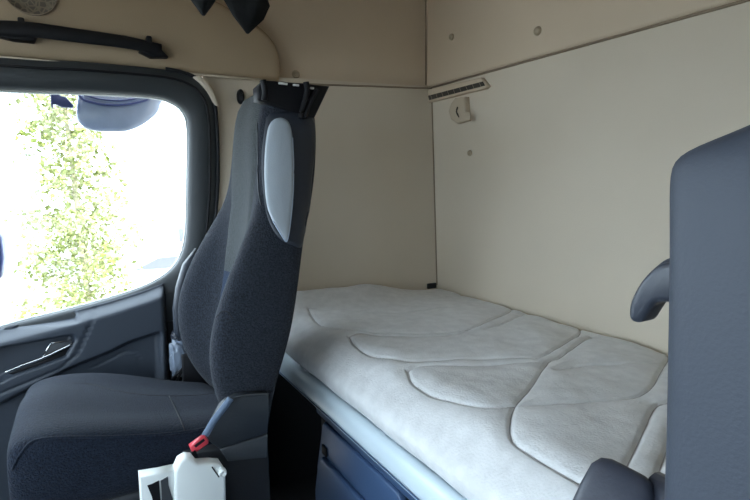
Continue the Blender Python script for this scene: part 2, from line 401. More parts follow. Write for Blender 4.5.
# speaker grille
c = surf(hbv, 30, -10, .0)
b = bmesh.new(); n = 40; prev = None
for s, o_ in ((1, -.01), (1, .0035), (.96, .005), (.93, .002), (.5, .004), (.0, .0045)):
    row = [b.verts.new(c+V((math.cos(2*math.pi*k/n)*.068*s, -o_, math.sin(2*math.pi*k/n)*.068*s))) for k in range(n)] if s else [b.verts.new(c+V((0, -o_, 0)))]
    if prev:
        for k in range(n):
            j = (k+1) % n; b.faces.new((prev[k], prev[j], row[j], row[k]) if s else (prev[k], prev[j], row[0]))
    prev = row
spk = empty('speaker', c, 'round speaker grille with cracked mesh pattern above the black grab handle', 'speaker')
obj('grille', b, GRILLE, spk)
obj('rim', tube([c+V((math.cos(a)*.068, -.004, math.sin(a)*.068)) for a in np.linspace(0, 2*math.pi, 41)], .0016, 6), SEAM, spk)
# small corner cover at the top rear of the door frame
c = at(200, 80, 'y', 1.79)
tag(obj('corner_cover', prism([at(*q, 'y', 1.790) for q in ((193.5, 76.5), (199, 75.5), (206, 80), (214, 92), (219, 106), (215.5, 105), (208, 91), (200, 82))], (0, .035, 0), .003), BEIGE2), 'small curved beige trim clip at the upper rear corner of the door frame', 'trim clip')
# ------------------------------------------------------------------ small fittings on the walls
def stud(name, c, nrm, r, label, cat, h=.006, m=BUTTON, group=None):
    c = V(c); nrm = V(nrm).normalized(); a = nrm.orthogonal().normalized(); d = nrm.cross(a); bm = bmesh.new(); prev = None; n = 20
    for s, o_ in ((1, -.004), (1, h*.4), (.85, h*.9), (.6, h), (.5, h*.6), (0, h*.6)):
        row = [bm.verts.new(c+a*math.cos(2*math.pi*k/n)*r*s+d*math.sin(2*math.pi*k/n)*r*s+nrm*o_) for k in range(n)] if s else [bm.verts.new(c+nrm*o_)]
        if prev:
            for k in range(n):
                j = (k+1) % n; bm.faces.new((prev[k], prev[j], row[j], row[k]) if s else (prev[k], prev[j], row[0]))
        prev = row
    return tag(obj(name, bm, m, org=c), label, cat, group)
stud('snap_button', at(452, 37, 'x', XR-.010), (-1, 0, 0), .013, 'small round button on the upper rear wall, nearer the corner and left of another', 'button', .009)
stud('snap_button', at(538, 31, 'x', XR-.010), (-1, 0, 0), .015, 'small round button on the upper rear wall, farther right from the corner', 'button', .009)
stud('snap_button', at(470, 153, 'x', XR), (-1, 0, 0), .012, 'small round button low on the rear wall below the beige latch', 'button', .007)
stud('snap_button', at(295.5, 74.5, 'y', 1.887), (0, -1, 0), .016, 'round beige button on the side panel just above the seat top bracket', 'button', .01)
# vent with slot under the seam
vt = empty('air_vent', at(458, 92, 'x', XR), 'slim beige air vent with dark slot in the rear wall corner under the seam', 'vent')
q = [at(*p, 'x', XR) for p in ((424.5, 91.5), (485, 78), (491, 86.5), (488.5, 89), (431, 103), (426.5, 100))]
obj('housing', prism([p+V((.004, 0, 0)) for p in q], (-.026, 0, 0), .005), BEIGE, vt)
q = [at(*p, 'x', XR-.023) for p in ((428.5, 95.8), (483, 81.6), (485, 85.6), (429.8, 100))]
obj('slot', prism(q, (-.003, 0, 0)), SLOT, vt, smooth=False)
for k in range(9):
    t = (k+.5)/9; a = q[0].lerp(q[1], t); b2 = q[3].lerp(q[2], t)
    obj('fin', tube([a+V((-.003, 0, 0)), b2+V((-.003, 0, 0))], .0008, 6), BUTTON, vt)
# latch
lt = empty('wall_latch', at(463, 110, 'x', XR), 'beige plastic latch with dark notch on the rear wall below the vent', 'latch')
obj('body', prism([at(*p, 'x', XR+.003) for p in ((456, 104), (460, 98.5), (470, 97), (471, 110), (472, 121), (462, 124), (456, 120), (453.5, 112))], (-.030, 0, 0), .007, 3), LATCH, lt)
obj('lever', prism([at(*p, 'x', XR-.027) for p in ((459, 113), (471, 112), (471.5, 120), (462, 121.5))], (-.008, 0, 0), .003), LATCH, lt)
obj('notch', tube(spline([at(*p, 'x', XR-.029) for p in ((457.5, 107), (456.5, 112), (459, 117))], 5), .003, 6), SLOT, lt)
# oval belt hook on the pillar
c = at(240, 97, 'y', side_y(1.56)); bmh = bmesh.new()
hk = empty('coat_hook', c, 'small black oval hook on the beige pillar beside the seat top', 'hook')
bm = bmesh.new(); rr = [[c+V((math.cos(a)*.0125*s, -o_, math.sin(a)*.026*s)) for a in [2*math.pi*k/20 for k in range(20)]] for s, o_ in ((1, -.004), (1, .012), (.8, .022))]
obj('base', loft(rr), BLACK, hk)
obj('peg', tube(spline([c+V((0, -.02, .010)), c+V((0, -.034, .0)), c+V((0, -.032, -.018))], 5), .004), BLACK, hk)
# ------------------------------------------------------------------ hanging black cloth bundles
def bundle(tip, topz, w, d, label, seed, skew=(0, 0)):
    r2 = np.random.RandomState(seed); rings = []; n = 22; L = topz-tip.z
    ph = r2.rand(4)*6.28
    for k in range(13):
        t = k/12; z = tip.z+L*t; s = min(1, (t*6)**.8)*(1-.12*t); ring = []
        for i in range(n):
            a = 2*math.pi*i/n
            f = 1+.20*math.sin(3*a+ph[0]+t*9)+.12*math.sin(5*a+ph[1]-t*14)+.08*math.sin(9*a+ph[2]+t*9)
            ring.append((tip.x+skew[0]*t+math.cos(a)*(.004+w*s*f), tip.y+skew[1]*t+math.sin(a)*(.004+d*s*f), z))
        rings.append(ring)
    return tag(obj('cloth_bundle', loft(rings), CLOTH), label, 'cloth', 'black cloth bundles hanging from the ceiling')
bundle(at(247.5, 33.5, 'y', 1.5), CE, .058, .05, 'larger black cloth bundle hanging from the ceiling above the seat, pointed lower end', 1, (.02, 0))
bundle(at(203.5, 15.5, 'y', 1.5), CE, .042, .05, 'smaller black cloth bundle hanging left of the larger one, only its tip in view', 2, (.0, 0))
# ------------------------------------------------------------------ bunk
bb = empty('bunk_base', (.95, .7, FL), 'blue-grey bunk base with pale ledge and storage doors under the mattress', 'bunk base')
obj('platform', box((.585, YR+.005, .60), (1.385, 1.775, .676)), BUNKD, bb, smooth=False)
prof = [(.575, .682), (.562, .684), (.552, .678), (.5475, .662), (.5475, .640), (.552, .618), (.560, .608), (.580, .604), (.60, .610), (.60, .676)]
obj('ledge', loft([[(x, y, z) for x, z in prof] for y in np.linspace(YR+.005, 1.60, 8)]), LEDGE, bb)
smooth_angle(bb.children[-1], 40)
obj('ledge_groove', tube([(.5465, YR+.01, .628), (.5465, 1.59, .628)], .0016, 6), BUNKP, bb)
obj('carcass', box((.625, YR+.005, FL+.002), (1.385, 1.395, .60)), BUNKD, bb, smooth=False)
obj('rear_carcass', box((.95, 1.396, FL+.002), (1.385, 1.775, .60)), BUNKD, bb, smooth=False)  # near-black colour stands in for the shaded void under the bunk
obj('face_frame', box((.602, YR+.01, .541), (.63, 1.385, .606), .006), BUNKP, bb)
for k, (y0, y1) in enumerate(((.905, 1.385), (.415, .895), (-.075, .405))):
    dr = obj('storage_door', prism([(.602, y0, FL+.05), (.602, y0, .520), (.602, y0+.012, .532), (.602, y1-.055, .532), (.602, y1-.045, .520), (.602, y1, .36), (.602, y1, FL+.05)], (.022, 0, 0), .006), BUNKP, bb)
    sl = prism([(.585, y0+.02, FL+.08), (.585, y0+.02, .43), (.585, y1-.07, .43), (.585, y1-.045, .40), (.585, y1-.02, .30), (.585, y1-.02, FL+.08)], (.02, 0, 0), .008, 3)
    hn = obj('handle_slab', sl, BUNKP, dr)
    obj('finger_slot', box((.596, y1-.085, .432), (.603, y1-.05, .462), .004), BLACK, dr)
# mattress -----------------------------------------------------------
X0, X1, Y0, Y1 = .572, 1.384, YR+.01, 1.783
ny, nxm = 560, 210
def mp(pl): return [tuple(at(x, y, 'z', .80).xy) for x, y in pl]
quilt_px = [
 [(308, 313), (350, 312.5), (382, 314), (416, 313), (447, 308)],
 [(308, 313), (318, 323), (331, 328), (352, 331.5), (406, 335), (460, 332), (481, 326), (500, 317), (512, 308)],
 [(349, 337), (355, 345), (372, 355), (396, 361), (413, 363), (457, 361.5), (520, 360), (541, 358), (568, 342), (580, 331), (577, 325), (560, 320)],
 [(349, 337), (362, 334.5), (400, 338), (450, 336), (470, 331)],
 [(408, 371), (413, 381), (433, 393), (466, 405), (490, 410), (515, 408)],
 [(408, 371), (422, 367.5), (460, 368), (500, 366), (535, 364)],
 [(477, 327), (494, 319), (510, 311)], [(486, 331), (505, 323), (524, 313)],
 [(592, 335), (575, 347), (559, 359), (549, 363), (546, 367), (530, 390), (515, 408), (510, 425), (513, 438), (528, 449), (552, 464), (576, 478), (620, 500), (690, 530)],
 [(556, 372), (585, 367), (620, 366), (655, 363)],
 [(519, 408), (554, 405.5), (598, 403), (634, 399), (651, 390), (661, 372), (669, 355), (666, 350)],
 [(700, 398), (669, 405), (655, 409), (645, 430), (627, 467), (618, 490)],
 [(690, 420), (671, 443), (656, 482), (645, 510)],
 [(340, 300), (380, 298), (420, 299), (447, 297), (470, 292)],
]
us = np.linspace(X0, X1, nxm); vv = np.linspace(Y0, Y1, ny)
UU, VV = np.meshgrid(us, vv, indexing='ij'); PP = np.stack([UU.ravel(), VV.ravel()], 1)
H = np.zeros(len(PP)); allp = [mp(q) for q in quilt_px]
allp += [[(x-.02, y-1.30) for x, y in L] for L in allp[:4]]          # the pattern repeats towards the foot end
dmin = np.full(len(PP), 1e9)
for L in allp:
    L = [tuple(p.xy) for p in spline([(a, b, 0) for a, b in L], 5)]
    dmin = np.minimum(dmin, line_dist(PP, L))
x, y = PP[:, 0], PP[:, 1]
dx0 = x-X0
body = np.zeros(len(PP))
crown = .806+.052*sstep(y, 1.52, 1.78)*(1-sstep(x, .95, 1.25)) - .012*sstep(x, 1.15, 1.384)
edge = .052*(1-np.clip(dx0/.13, 0, 1))**2.2                                # rolled front
qz = -.006*np.exp(-(dmin/.004)**2)+.007*(1-np.exp(-(dmin/.025)**2))*.6
from mathutils import noise as mnoise
lump = np.array([.0045*mnoise.noise((a*9, b*9, 0))+.0013*mnoise.noise((a*24, b*24, 3))+.0004*mnoise.noise((a*60, b*60, 5)) for a, b in PP])
flat = sstep(dx0, .02, .06)
endr = .05*(1-np.clip((Y1-y)/.06, 0, 1))**2.5+.03*(1-np.clip((X1-x)/.035, 0, 1))**2.5
Z = crown-edge+qz*flat+lump*flat-endr
bm = bmesh.new(); vs = [bm.verts.new((a, b, c)) for a, b, c in zip(x, y, Z)]
idx = lambda i, k: vs[i*ny+k]
for i in range(nxm-1):
    for k in range(ny-1): bm.faces.new((idx(i, k), idx(i+1, k), idx(i+1, k+1), idx(i, k+1)))
# front face bulging forward, then underside
front = [idx(0, k) for k in range(ny)]
prevr = front; zt = Z[:ny]
for t, bx_ in ((.12, .010), (.3, .017), (.5, .017), (.75, .010), (1, -.004)):
    row = [bm.verts.new((X0-bx_+.0015*math.sin(vv[k]*23+t*3), vv[k], zt[k]*(1-t)+.684*t)) for k in range(ny)]
    for k in range(ny-1): bm.faces.new((prevr[k], prevr[k+1], row[k+1], row[k]))
    prevr = row
back = [idx(nxm-1, k) for k in range(ny)]
rowb = [bm.verts.new((X1, vv[k], .684)) for k in range(ny)]
for k in range(ny-1):
    bm.faces.new((back[k], rowb[k], rowb[k+1], back[k+1])); bm.faces.new((prevr[k], rowb[k], rowb[k+1], prevr[k+1]))
bmesh.ops.holes_fill(bm, edges=[e for e in bm.edges if e.is_boundary])
mt = tag(obj('mattress', bm, MATTR), 'quilted light grey mattress lying on the bunk along the rear wall', 'mattress')
smooth_angle(mt, 60)
mbv = bvh_of(mt); tb = None
for L in allp:
    pts = []
    for q in spline([(a, b, 0) for a, b in L], 8):
        hit = mbv.ray_cast(V((q.x, q.y, 1.2)), V((0, 0, -1)))[0]
        if hit is not None and q.x > X0+.02 and q.x < X1-.02 and q.y < Y1-.02: pts.append(hit+V((0, 0, .0003)))
        elif len(pts) > 2: tb = tube(pts, .0011, 5, tb); pts = []
        else: pts = []
    if len(pts) > 2: tb = tube(pts, .0011, 5, tb)
obj('stitching_shade', tb, THREAD_SHADE, mt)  # thread darker than the cloth, painting shade along the quilt grooves
p = V((1.345, 1.772, .805)); obj('corner_dark_spot', box(p-V((.025, .006, .012)), p+V((.022, .006, .012)), .003), BLACK, mt)  # black block for a dark spot in the mattress corner
# ------------------------------------------------------------------ passenger seat
seat = empty('passenger_seat', (.2, 1.38, FL), 'dark blue fabric passenger seat with high integrated headrest and silver side panel', 'seat')
ST = [  # z, front crest X, insert X, back X, near Y, far Y
 (.60, .34, .36, .38, 1.17, 1.56), (.66, .29, .34, .385, 1.145, 1.60), (.75, .243, .335, .392, 1.125, 1.615), (.87, .230, .345, .435, 1.12, 1.62), (.96, .255, .360, .455, 1.125, 1.62),
 (1.04, .290, .368, .472, 1.135, 1.61), (1.11, .328, .378, .488, 1.15, 1.59), (1.17, .362, .388, .512, 1.175, 1.575), (1.22, .385, .396, .535, 1.20, 1.56), (1.30, .398, .400, .562, 1.235, 1.55),
 (1.38, .405, .405, .572, 1.25, 1.545), (1.44, .412, .412, .572, 1.255, 1.54), (1.49, .430, .428, .560, 1.265, 1.53), (1.515, .455, .452, .54, 1.28, 1.51)]
def ring(s, g=0):
    z, xf, xc, xb, yn, yf = s; w = min(.12, .26*(yf-yn)); e = .012
    return [(xb, yn+.03, z), (xb-.012, yn+.003, z), ((xb+xf)/2+.01, yn-.004, z), (xf+.022, yn, z), (xf, yn+.02, z), (xf+.004, yn+w*.55, z), (xc-.003, yn+w, z), (xc+.008, (yn+yf)/2, z),
            (xc-.003, yf-w, z), (xf+.004, yf-w*.55, z), (xf, yf-.02, z), (xf+.022, yf, z), ((xb+xf)/2+.01, yf+.004, z), (xb-.012, yf-.003, z), (xb, yf-.03, z), (xb+.012, (yn+yf)/2, z)]
back = obj('backrest', loft([ring(s) for s in ST], lv=2), FABRIC, seat)
bbv = bvh_of(back)
near = lambda X, Z: V((X, .9, Z))
frnt = lambda Y, Z: V((-.2, Y, Z))
def xz(px, py, y=1.2):
    """position on the near flank of the backrest"""
    p = on(bbv, px, py)
    if p is None: p = at(px, py, 'y', y)
    return (p.x, p.z)
# grey centre strip, following the front of the backrest
strip = bmesh.new(); rows = []
for s in [k/26 for k in range(27)]:
    z = .70+s*(1.495-.70)
    wv = np.interp(z, [.70, .9, 1.1, 1.2, 1.26, 1.5], [.115, .115, .105, .108, .125, .118])
    row = []
    cy = np.interp(z, [.7, 1.1, 1.25, 1.5], [1.37, 1.37, 1.385, 1.40])
    for k in range(11):
        yy = cy+(k/10-.5)*2*wv; loc, nor, _, _ = bbv.ray_cast(V((-.3, yy, z)), V((1, 0, 0)))
        e = 1 if 0 < k < 10 else -.8
        row.append(strip.verts.new(loc-V((.0055*e, 0, 0))) if loc else strip.verts.new((.4, yy, z)))
    rows.append(row)
for a, b in zip(rows[:-1], rows[1:]):
    for k in range(10): strip.faces.new((a[k], a[k+1], b[k+1], b[k]))
lowm = strip.copy(); cut = 1.015
for B, keep in ((strip, lambda z: z >= cut), (lowm, lambda z: z < cut)):
    bmesh.ops.delete(B, geom=[f for f in B.faces if not keep(f.calc_center_median().z)], context='FACES')
cs = obj('centre_strip', strip, INSERT, seat)
cl = obj('lumbar_strip', lowm, mat('seat_fabric_blue', (.026, .040, .070), .95, bump=.7, bscale=420, var=.3, vscale=300, spec=.25), seat); cl['label'] = 'bluer lumbar strip'
# flank: dark wing panel with silver insert
wing = [(266, 118), (273, 112), (290, 112), (306, 113), (314.5, 122), (315, 150), (314.5, 185), (309, 220), (302, 246), (292, 245), (281, 240), (272, 228), (266, 212), (262.5, 185), (262, 150)]
wg = obj('flank_panel', patch([xz(*q) for q in wing], bbv, (0, 1, 0), .004, near), VINYL, seat)
wbv = bvh_of(wg)
def xzw(px, py):
    p = on(wbv, px, py)
    if p is None: p = at(px, py, 'y', 1.22)
    return (p.x, p.z)
sil = [(271, 122), (276, 118.5), (283, 118.5), (289, 124), (292, 138), (293, 165), (292.5, 195), (290, 222), (286.5, 241), (281.5, 236), (273, 222), (267, 206), (264.5, 180), (265, 150), (267.5, 130)]
sv = obj('side_insert', patch([xzw(*q) for q in sil], wbv, (0, 1, 0), .007, near), SILVER, seat); sv['label'] = 'silver grey vinyl insert'
sbv = bvh_of(sv)
obj('insert_piping', seam(wbv, sil[4:11], .0016, .004), PIPING, sv)
# fabric seams on the backrest
obj('seam', seam(bbv, [(218, 318), (223, 312), (228, 312), (233, 318)], .0012, .006), BLACK, seat)
obj('seam', seam(bbv, [(257, 108), (258, 140), (258.5, 185), (261, 205)], .0018, .001), SHELL, seat)
# dark upper cap with belt exit
cap = obj('top_cap', prism([(.402, 1.252, 1.495), (.402, 1.252, 1.462), (.43, 1.25, 1.455), (.52, 1.25, 1.43), (.555, 1.25, 1.43), (.60, 1.25, 1.515), (.52, 1.25, 1.515), (.42, 1.25, 1.512)], (0, .045, 0), .006), BLACK, seat)
flk = [(257, 96), (270, 93), (296, 96), (302, 112), (290, 113.5), (272, 114), (262, 120), (258, 122)]
for pl in ([(263, 80), (265, 92), (264, 100)], [(306, 82), (307, 92), (302, 112), (300, 118)]):
    obj('belt_guide', tube(spline([at(a, b, 'y', 1.235) for a, b in pl], 5), lambda t: (.008, .008), 8), BLACK, cap)
obj('cap_strap', tube(spline([at(a, b, 'y', 1.238) for a, b in ((317, 90), (309, 104), (304, 118))], 5), lambda t: (.012, .006), 8), BLACK, cap)
for a, b, w in ((283, 83.5, 9), (296, 85, 6), (312, 88, 4)):
    p = at(a, b, 'y', 1.245); obj('white_tag', box(p-V((w*.0013, .003, .003)), p+V((w*.0013, .003, .002)), .001), PALE, cap)
# cushion
cr = []
for (X, zt, zb, yn, yf), zf in zip(((-.150, .700, .585, 1.17, 1.575), (-.158, .735, .58, 1.145, 1.60), (-.135, .758, .575, 1.13, 1.615), (-.08, .762, .57, 1.12, 1.62), (.0, .748, .57, 1.12, 1.62),
                          (.10, .723, .57, 1.12, 1.62), (.20, .70, .57, 1.13, 1.61), (.27, .69, .57, 1.14, 1.60), (.33, .685, .57, 1.15, 1.59)), (.675, .705, .728, .735, .728, .70, .665, .648, .64)):
    d = .014*sstep(np.array(X), -.12, 0.0)
    cr.append([(X, yn+.02, zb), (X, yn, zb+.03), (X, yn, zt-.022), (X, yn+.018, zt), (X, yn+.08, zt+.002), (X, yn+.14, zt-d), (X, (yn+yf)/2, zt-d+.004), (X, yf-.14, (zt+zf)/2-d), (X, yf-.08, zf+.002), (X, yf-.018, zf-.002), (X, yf, zf-.022), (X, yf, zb+.03), (X, yf-.02, zb)])
cush = obj('seat_cushion', loft(cr, lv=2), CUSHF, seat)
cbv = bvh_of(cush)
obj('piping', seam(cbv, [(12, 470), (20, 455), (34, 441), (60, 437.5), (102, 437), (150, 435), (184, 432), (212, 427)], .003, .000), CUSHF, cush)
obj('seam', seam(cbv, [(72, 383), (90, 384), (112, 390), (140, 394.5), (170, 396), (200, 395), (214, 393)], .0016, -.0004), BLACK, cush)
obj('seam', seam(cbv, [(169, 396), (175, 408), (181, 421), (185, 431)], .0016, -.0004), BLACK, cush)
obj('cushion_skirt', box((-.13, 1.145, .47), (.32, 1.595, .59), .02), SHELL, seat)
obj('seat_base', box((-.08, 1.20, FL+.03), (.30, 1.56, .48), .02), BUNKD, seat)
obj('base_plate', box((-.12, 1.16, FL+.001), (.34, 1.60, FL+.04), .008), BLACK, seat)
# recliner cover on the near flank
def fl(px, py, y): return at(px, py, 'y', y)
rc = obj('recliner_cover', prism([fl(*q, 1.095) for q in ((221, 408), (227, 402), (237, 397), (250, 395), (269, 394), (270, 410), (268, 434), (240, 443), (220, 450), (207, 440), (212, 425))], (0, .03, 0), .006), SHELL, seat)
obj('cover_edge', tube(spline([fl(*q, 1.094) for q in ((221, 407.5), (228, 401), (237, 396.8), (250, 394.8), (269, 393.5))], 5), .0016, 6), SHELLG, rc)
obj('rail_cover', prism([fl(*q, 1.105) for q in ((220, 450), (240, 443), (268, 435), (267, 458), (228, 462))], (0, .05, 0), .004), SHELLG, seat)
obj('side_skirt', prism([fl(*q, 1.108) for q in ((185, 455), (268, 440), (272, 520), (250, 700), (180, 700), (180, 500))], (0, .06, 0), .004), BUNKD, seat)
# belt and buckle
def band(pl, y, w, t=.002):
    P = spline([at(a, b, 'y', y) for a, b in pl], 6); bm = bmesh.new(); rows = []
    for i, p in enumerate(P):
        tt = (P[min(i+1, len(P)-1)]-P[max(i-1, 0)]).normalized(); s = tt.cross(V((0, 1, 0))).normalized()*w/2
        rows.append([p-s, p+s, p+s+V((0, t, 0)), p-s+V((0, t, 0))])
    return loft(rows)
obj('belt_webbing', band([(231, 398.5), (223, 409), (214, 421), (205, 436)], 1.082, .016), BELT, seat)
bk = obj('belt_buckle', prism([at(*q, 'y', 1.075) for q in ((189.5, 447), (204.5, 436), (209, 441), (208.5, 444), (194.5, 454), (192, 453))], (0, .016, 0), .003), RED, seat); bk['label'] = 'red belt buckle'
obj('buckle_slot', prism([at(*q, 'y', 1.0735) for q in ((194, 446), (204, 438.6), (205, 440.8), (196, 447.6))], (0, .004, 0)), BLACK, bk, smooth=False)
obj('buckle_stalk', band([(193, 452), (197, 460), (206, 470)], 1.072, .011, .008), BLACK, seat)
# folded far-side armrest
obj('armrest', prism([at(*q, 'y', 1.632) for q in ((197, 249), (199, 255), (190, 290), (186, 320), (186, 336), (178, 340), (175, 332), (174, 310), (177, 288), (184, 265))], (0, .04, 0), .010, 3), VINYL, seat)
# rods and recliner mechanism on the far side
for pl in (((189, 358), (175, 384)), ((193, 363), (181, 384)), ((187, 364), (172, 379))):
    obj('lever_rod', tube([at(a, b, 'y', 1.64) for a, b in pl], .004), CHROME if pl[0][0] == 193 else BLACK, seat)
obj('far_bracket', box((.25, 1.615, .60), (.34, 1.635, .72), .004), BLACK, seat)
# crumpled plastic-wrapped packet wedged between door and seat
def crumple(c, sx, sy, sz, seed, amp=.16):
    r2 = np.random.RandomState(seed); bm = bmesh.new(); bmesh.ops.create_icosphere(bm, subdivisions=4, radius=1)
    K = r2.randn(9, 3)*3.5; ph = r2.rand(9)*6
    for v in bm.verts:
        n = v.co.normalized(); f = 1+amp*sum(abs(math.sin(V(k).dot(n)+p_)) for k, p_ in zip(K, ph))/9*2-amp
        n = V([math.copysign(abs(q)**.75, q) for q in n])
        v.co = V((n.x*sx*f, n.y*sy*f, n.z*sz*f))+V(c)
    return bm
pc = at(179, 357, 'y', 1.665)
tag(obj('plastic_packet', crumple((pc.x+.004, 1.705, pc.z-.018), .024, .013, .055, 3, .5), WRAP), 'crumpled clear plastic wrapped packet wedged between the door and seat', 'packet')
pc2 = at(181, 341, 'y', 1.68)
tag(obj('dark_pouch', crumple((pc2.x+.008, 1.712, pc2.z+.012), .03, .018, .016, 5, .4), DPLAS), 'small glossy dark pouch on top of the clear plastic packet', 'pouch')
# low carrier below them
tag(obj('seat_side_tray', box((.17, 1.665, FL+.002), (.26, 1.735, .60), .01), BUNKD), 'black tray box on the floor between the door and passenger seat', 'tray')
# ------------------------------------------------------------------ box beside the seat, its pale colour standing in for an overexposed patch
wb = empty('console_box', (.15, 1.04, FL), 'plastic box with dark slots beside the passenger seat cushion, coloured pale as if overexposed', 'box')
obj('body', prism([at(*q, 'y', 1.03) for q in ((174.5, 500), (175, 472), (179, 463), (186, 458.5), (193, 459), (198, 465), (212, 464), (221, 464.5), (226, 472), (226.5, 500))]+[V((.236, 1.03, FL+.002)), V((.125, 1.03, FL+.002))], (0, .035, 0), .007, 3), PALE, wb)
obj('front_panel', prism([at(*q, 'y', 1.038) for q in ((139.5, 477), (158, 474), (176, 470))]+[V((.14, 1.038, FL+.002)), V((.069, 1.038, FL+.002))], (0, .03, 0), .003), PALE, wb)
obj('slot', prism([at(*q, 'y', 1.0355) for q in ((147.5, 486), (153, 484), (159, 481), (160.5, 500), (162, 520), (157, 520), (152, 497))], (0, .004, 0)), BLACK, wb, smooth=False)
obj('slot', prism([at(*q, 'y', 1.0355) for q in ((161, 481), (168, 477), (168.5, 485), (173, 500), (174, 520), (163, 520))], (0, .004, 0)), SHELLG, wb, smooth=False)
c = at(222, 472, 'y', 1.028)
stud('knob', c, (0, -1, 0), .009, None, None, .010, PALE)
kn = bpy.data.objects['knob']; kn.parent = wb; kn.location = V(c)-ORG[wb.name]
obj('tilt_mark', tube([at(*q, 'y', 1.028) for q in ((212, 467), (219, 477))], .0014, 6), BLACK, wb)
# ------------------------------------------------------------------ driver seat at the right
ds = empty('driver_seat', (.3, -.02, FL), 'large blue-grey vinyl driver seat close to the camera at the right edge', 'seat')
DT = [(.50, .36, .50, .19), (.58, .37, .52, .215), (.75, .385, .535, .222), (.95, .40, .55, .222), (1.10, .405, .555, .234), (1.20, .41, .56, .242), (1.255, .415, .56, .250), (1.276, .42, .555, .250), (1.289, .43, .55, .218), (1.318, .455, .54, .16), (1.36, .45, .545, .145), (1.50, .445, .56, .14), (1.57, .46, .55, .11)]
rings = []
for z, xf, xb, w in DT:
    c0 = -.02; hw = w+.02-.0
    rings.append([(xb, c0-hw+.04, z), (xb-.02, c0-hw+.003, z), ((xf+xb)/2, c0-hw, z), (xf+.018, c0-hw+.003, z), (xf, c0-hw+.022, z), (xf+.004, c0-hw+.07, z), (xf+.012, c0-hw*.5, z), (xf+.015, c0, z),
                  (xf+.012, c0+hw*.5, z), (xf+.004, c0+hw-.07, z), (xf, c0+hw-.022, z), (xf+.018, c0+hw-.003, z), ((xf+xb)/2, c0+hw, z), (xb-.02, c0+hw-.003, z), (xb, c0+hw-.04, z), (xb+.01, c0, z)])
db = obj('backrest', loft(rings, lv=2), DSEAT, ds)
dbvh = bvh_of(db)
cr = []
for X, zt, zb, hw in ((-.17, .66, .56, .19), (-.18, .70, .55, .22), (-.14, .735, .54, .235), (.0, .73, .54, .24), (.2, .705, .54, .24), (.36, .69, .54, .23), (.42, .66, .55, .2)):
    cr.append([(X, -.02-hw+.02, zb), (X, -.02-hw, zb+.03), (X, -.02-hw, zt-.02), (X, -.02-hw+.02, zt), (X, -.02-hw*.5, zt-.01), (X, -.02, zt-.012), (X, -.02+hw*.5, zt-.01), (X, -.02+hw-.02, zt), (X, -.02+hw, zt-.02), (X, -.02+hw, zb+.03), (X, -.02+hw-.02, zb)])
obj('seat_cushion', loft(cr, lv=2), FABRIC, ds)
obj('seat_base', box((-.08, -.22, FL+.001), (.34, .18, .57), .02), BUNKD, ds)
# curved handle behind the shoulder
hq = [(690, 262), (668, 262), (655, 266), (644, 276), (636, 287), (629, 302), (627.5, 316), (632, 322.5), (640, 322), (646, 313), (652, 305), (660, 302.5), (670, 303), (690, 304)]
hk2 = obj('grab_handle', prism([at(a, b, 'x', .455) for a, b in [(p.x, p.y) for p in spline([(a, b, 0) for a, b in hq], 4)]], (.03, 0, 0), .006, 3), HOOKM, ds)
obj('handle_back', prism([at(a, b, 'x', .50) for a, b in [(p.x, p.y) for p in spline([(690, 256), (668, 258), (656, 265), (648, 274), (650, 285), (690, 290)], 4)]], (.03, 0, 0), .005, 2), DPLAS, hk2)
# armrest pointing down-forward
a0 = V((.452, .270, .968)); dirv = V((-.60, .0, -.80)).normalized(); side = V((0, 1, 0)); nn = dirv.cross(side).normalized()
rings = []
for t, s in ((-.004, .55), (.0, .80), (.010, .96), (.03, 1), (.12, 1), (.2, .95), (.235, .8), (.242, .5)):
    cc = a0+dirv*t; ring_ = []
    for k in range(20):
        a = 2*math.pi*k/20; ca, sa = math.cos(a), math.sin(a)
        ring_.append(cc+side*math.copysign(abs(ca)**.45, ca)*.034*s+nn*math.copysign(abs(sa)**.45, sa)*.020*s)
    rings.append(ring_)
ar = obj('armrest', loft(rings), DPLAS, ds)
obj('armrest_pivot', tube([V((.46, .20, .955)), V((.46, .25, .955))], .022, 16), DPLAS, ds)
# ------------------------------------------------------------------ outside: mirrors, tree, cars, building, yard
GR = -1.25
tag(obj('ground', box((-60, -60, GR-.05), (60, 60, GR)), PAVE, smooth=False), **SK)
km = empty('kerb_mirror', at(118, 110, 'y', 2.15), 'rounded grey-blue kerb mirror hanging outside the top of the passenger window', 'mirror')
mo = [(77, 100), (80, 94), (100, 92), (160, 94), (160.5, 104), (157, 113), (148, 121), (138, 127), (126, 131), (112, 131.5), (98, 131), (86, 128), (79, 122), (76, 114)]
mo = [(p.x, p.y) for p in spline([(a, b, 0) for a, b in mo], 3)]
mc = at(118, 105, 'y', 2.15); bm = bmesh.new(); prev = None
for s, o_ in ((1, .03), (1, 0), (.97, -.008), (.85, -.016), (.6, -.022), (.3, -.025), (0, -.026)):
    row = [bm.verts.new(mc.lerp(at(a, b, 'y', 2.15), s)+V((0, o_, 0))) for a, b in mo] if s else [bm.verts.new(mc+V((0, o_, 0)))]
    if prev:
        for k in range(len(prev)):
            j = (k+1) % len(prev); bm.faces.new((prev[k], prev[j], row[j], row[k]) if s else (prev[k], prev[j], row[0]))
    elif s: bm.faces.new(row)
    prev = row
obj('mirror_head', bm, MIRRORM, km)
obj('top_rim', tube(spline([at(a, b, 'y', 2.12) for a, b in ((79, 95), (84, 100), (100, 104), (120, 105), (140, 102), (156, 96))], 5), lambda t: (.006, .005), 8), NAVYP, km)
obj('rim_line', tube(spline([at(a, b, 'y', 2.118) for a, b in ((84, 95), (100, 99), (120, 100.5), (138, 98), (150, 94))], 5), .003, 8), NAVYP, km)
obj('arm', tube([at(92, 94, 'y', 2.14), at(92, 70, 'y', 2.14), V((at(92, 60, 'y', 2.1).x, 1.93, 1.72))], .014, 10), NAVYP, km)
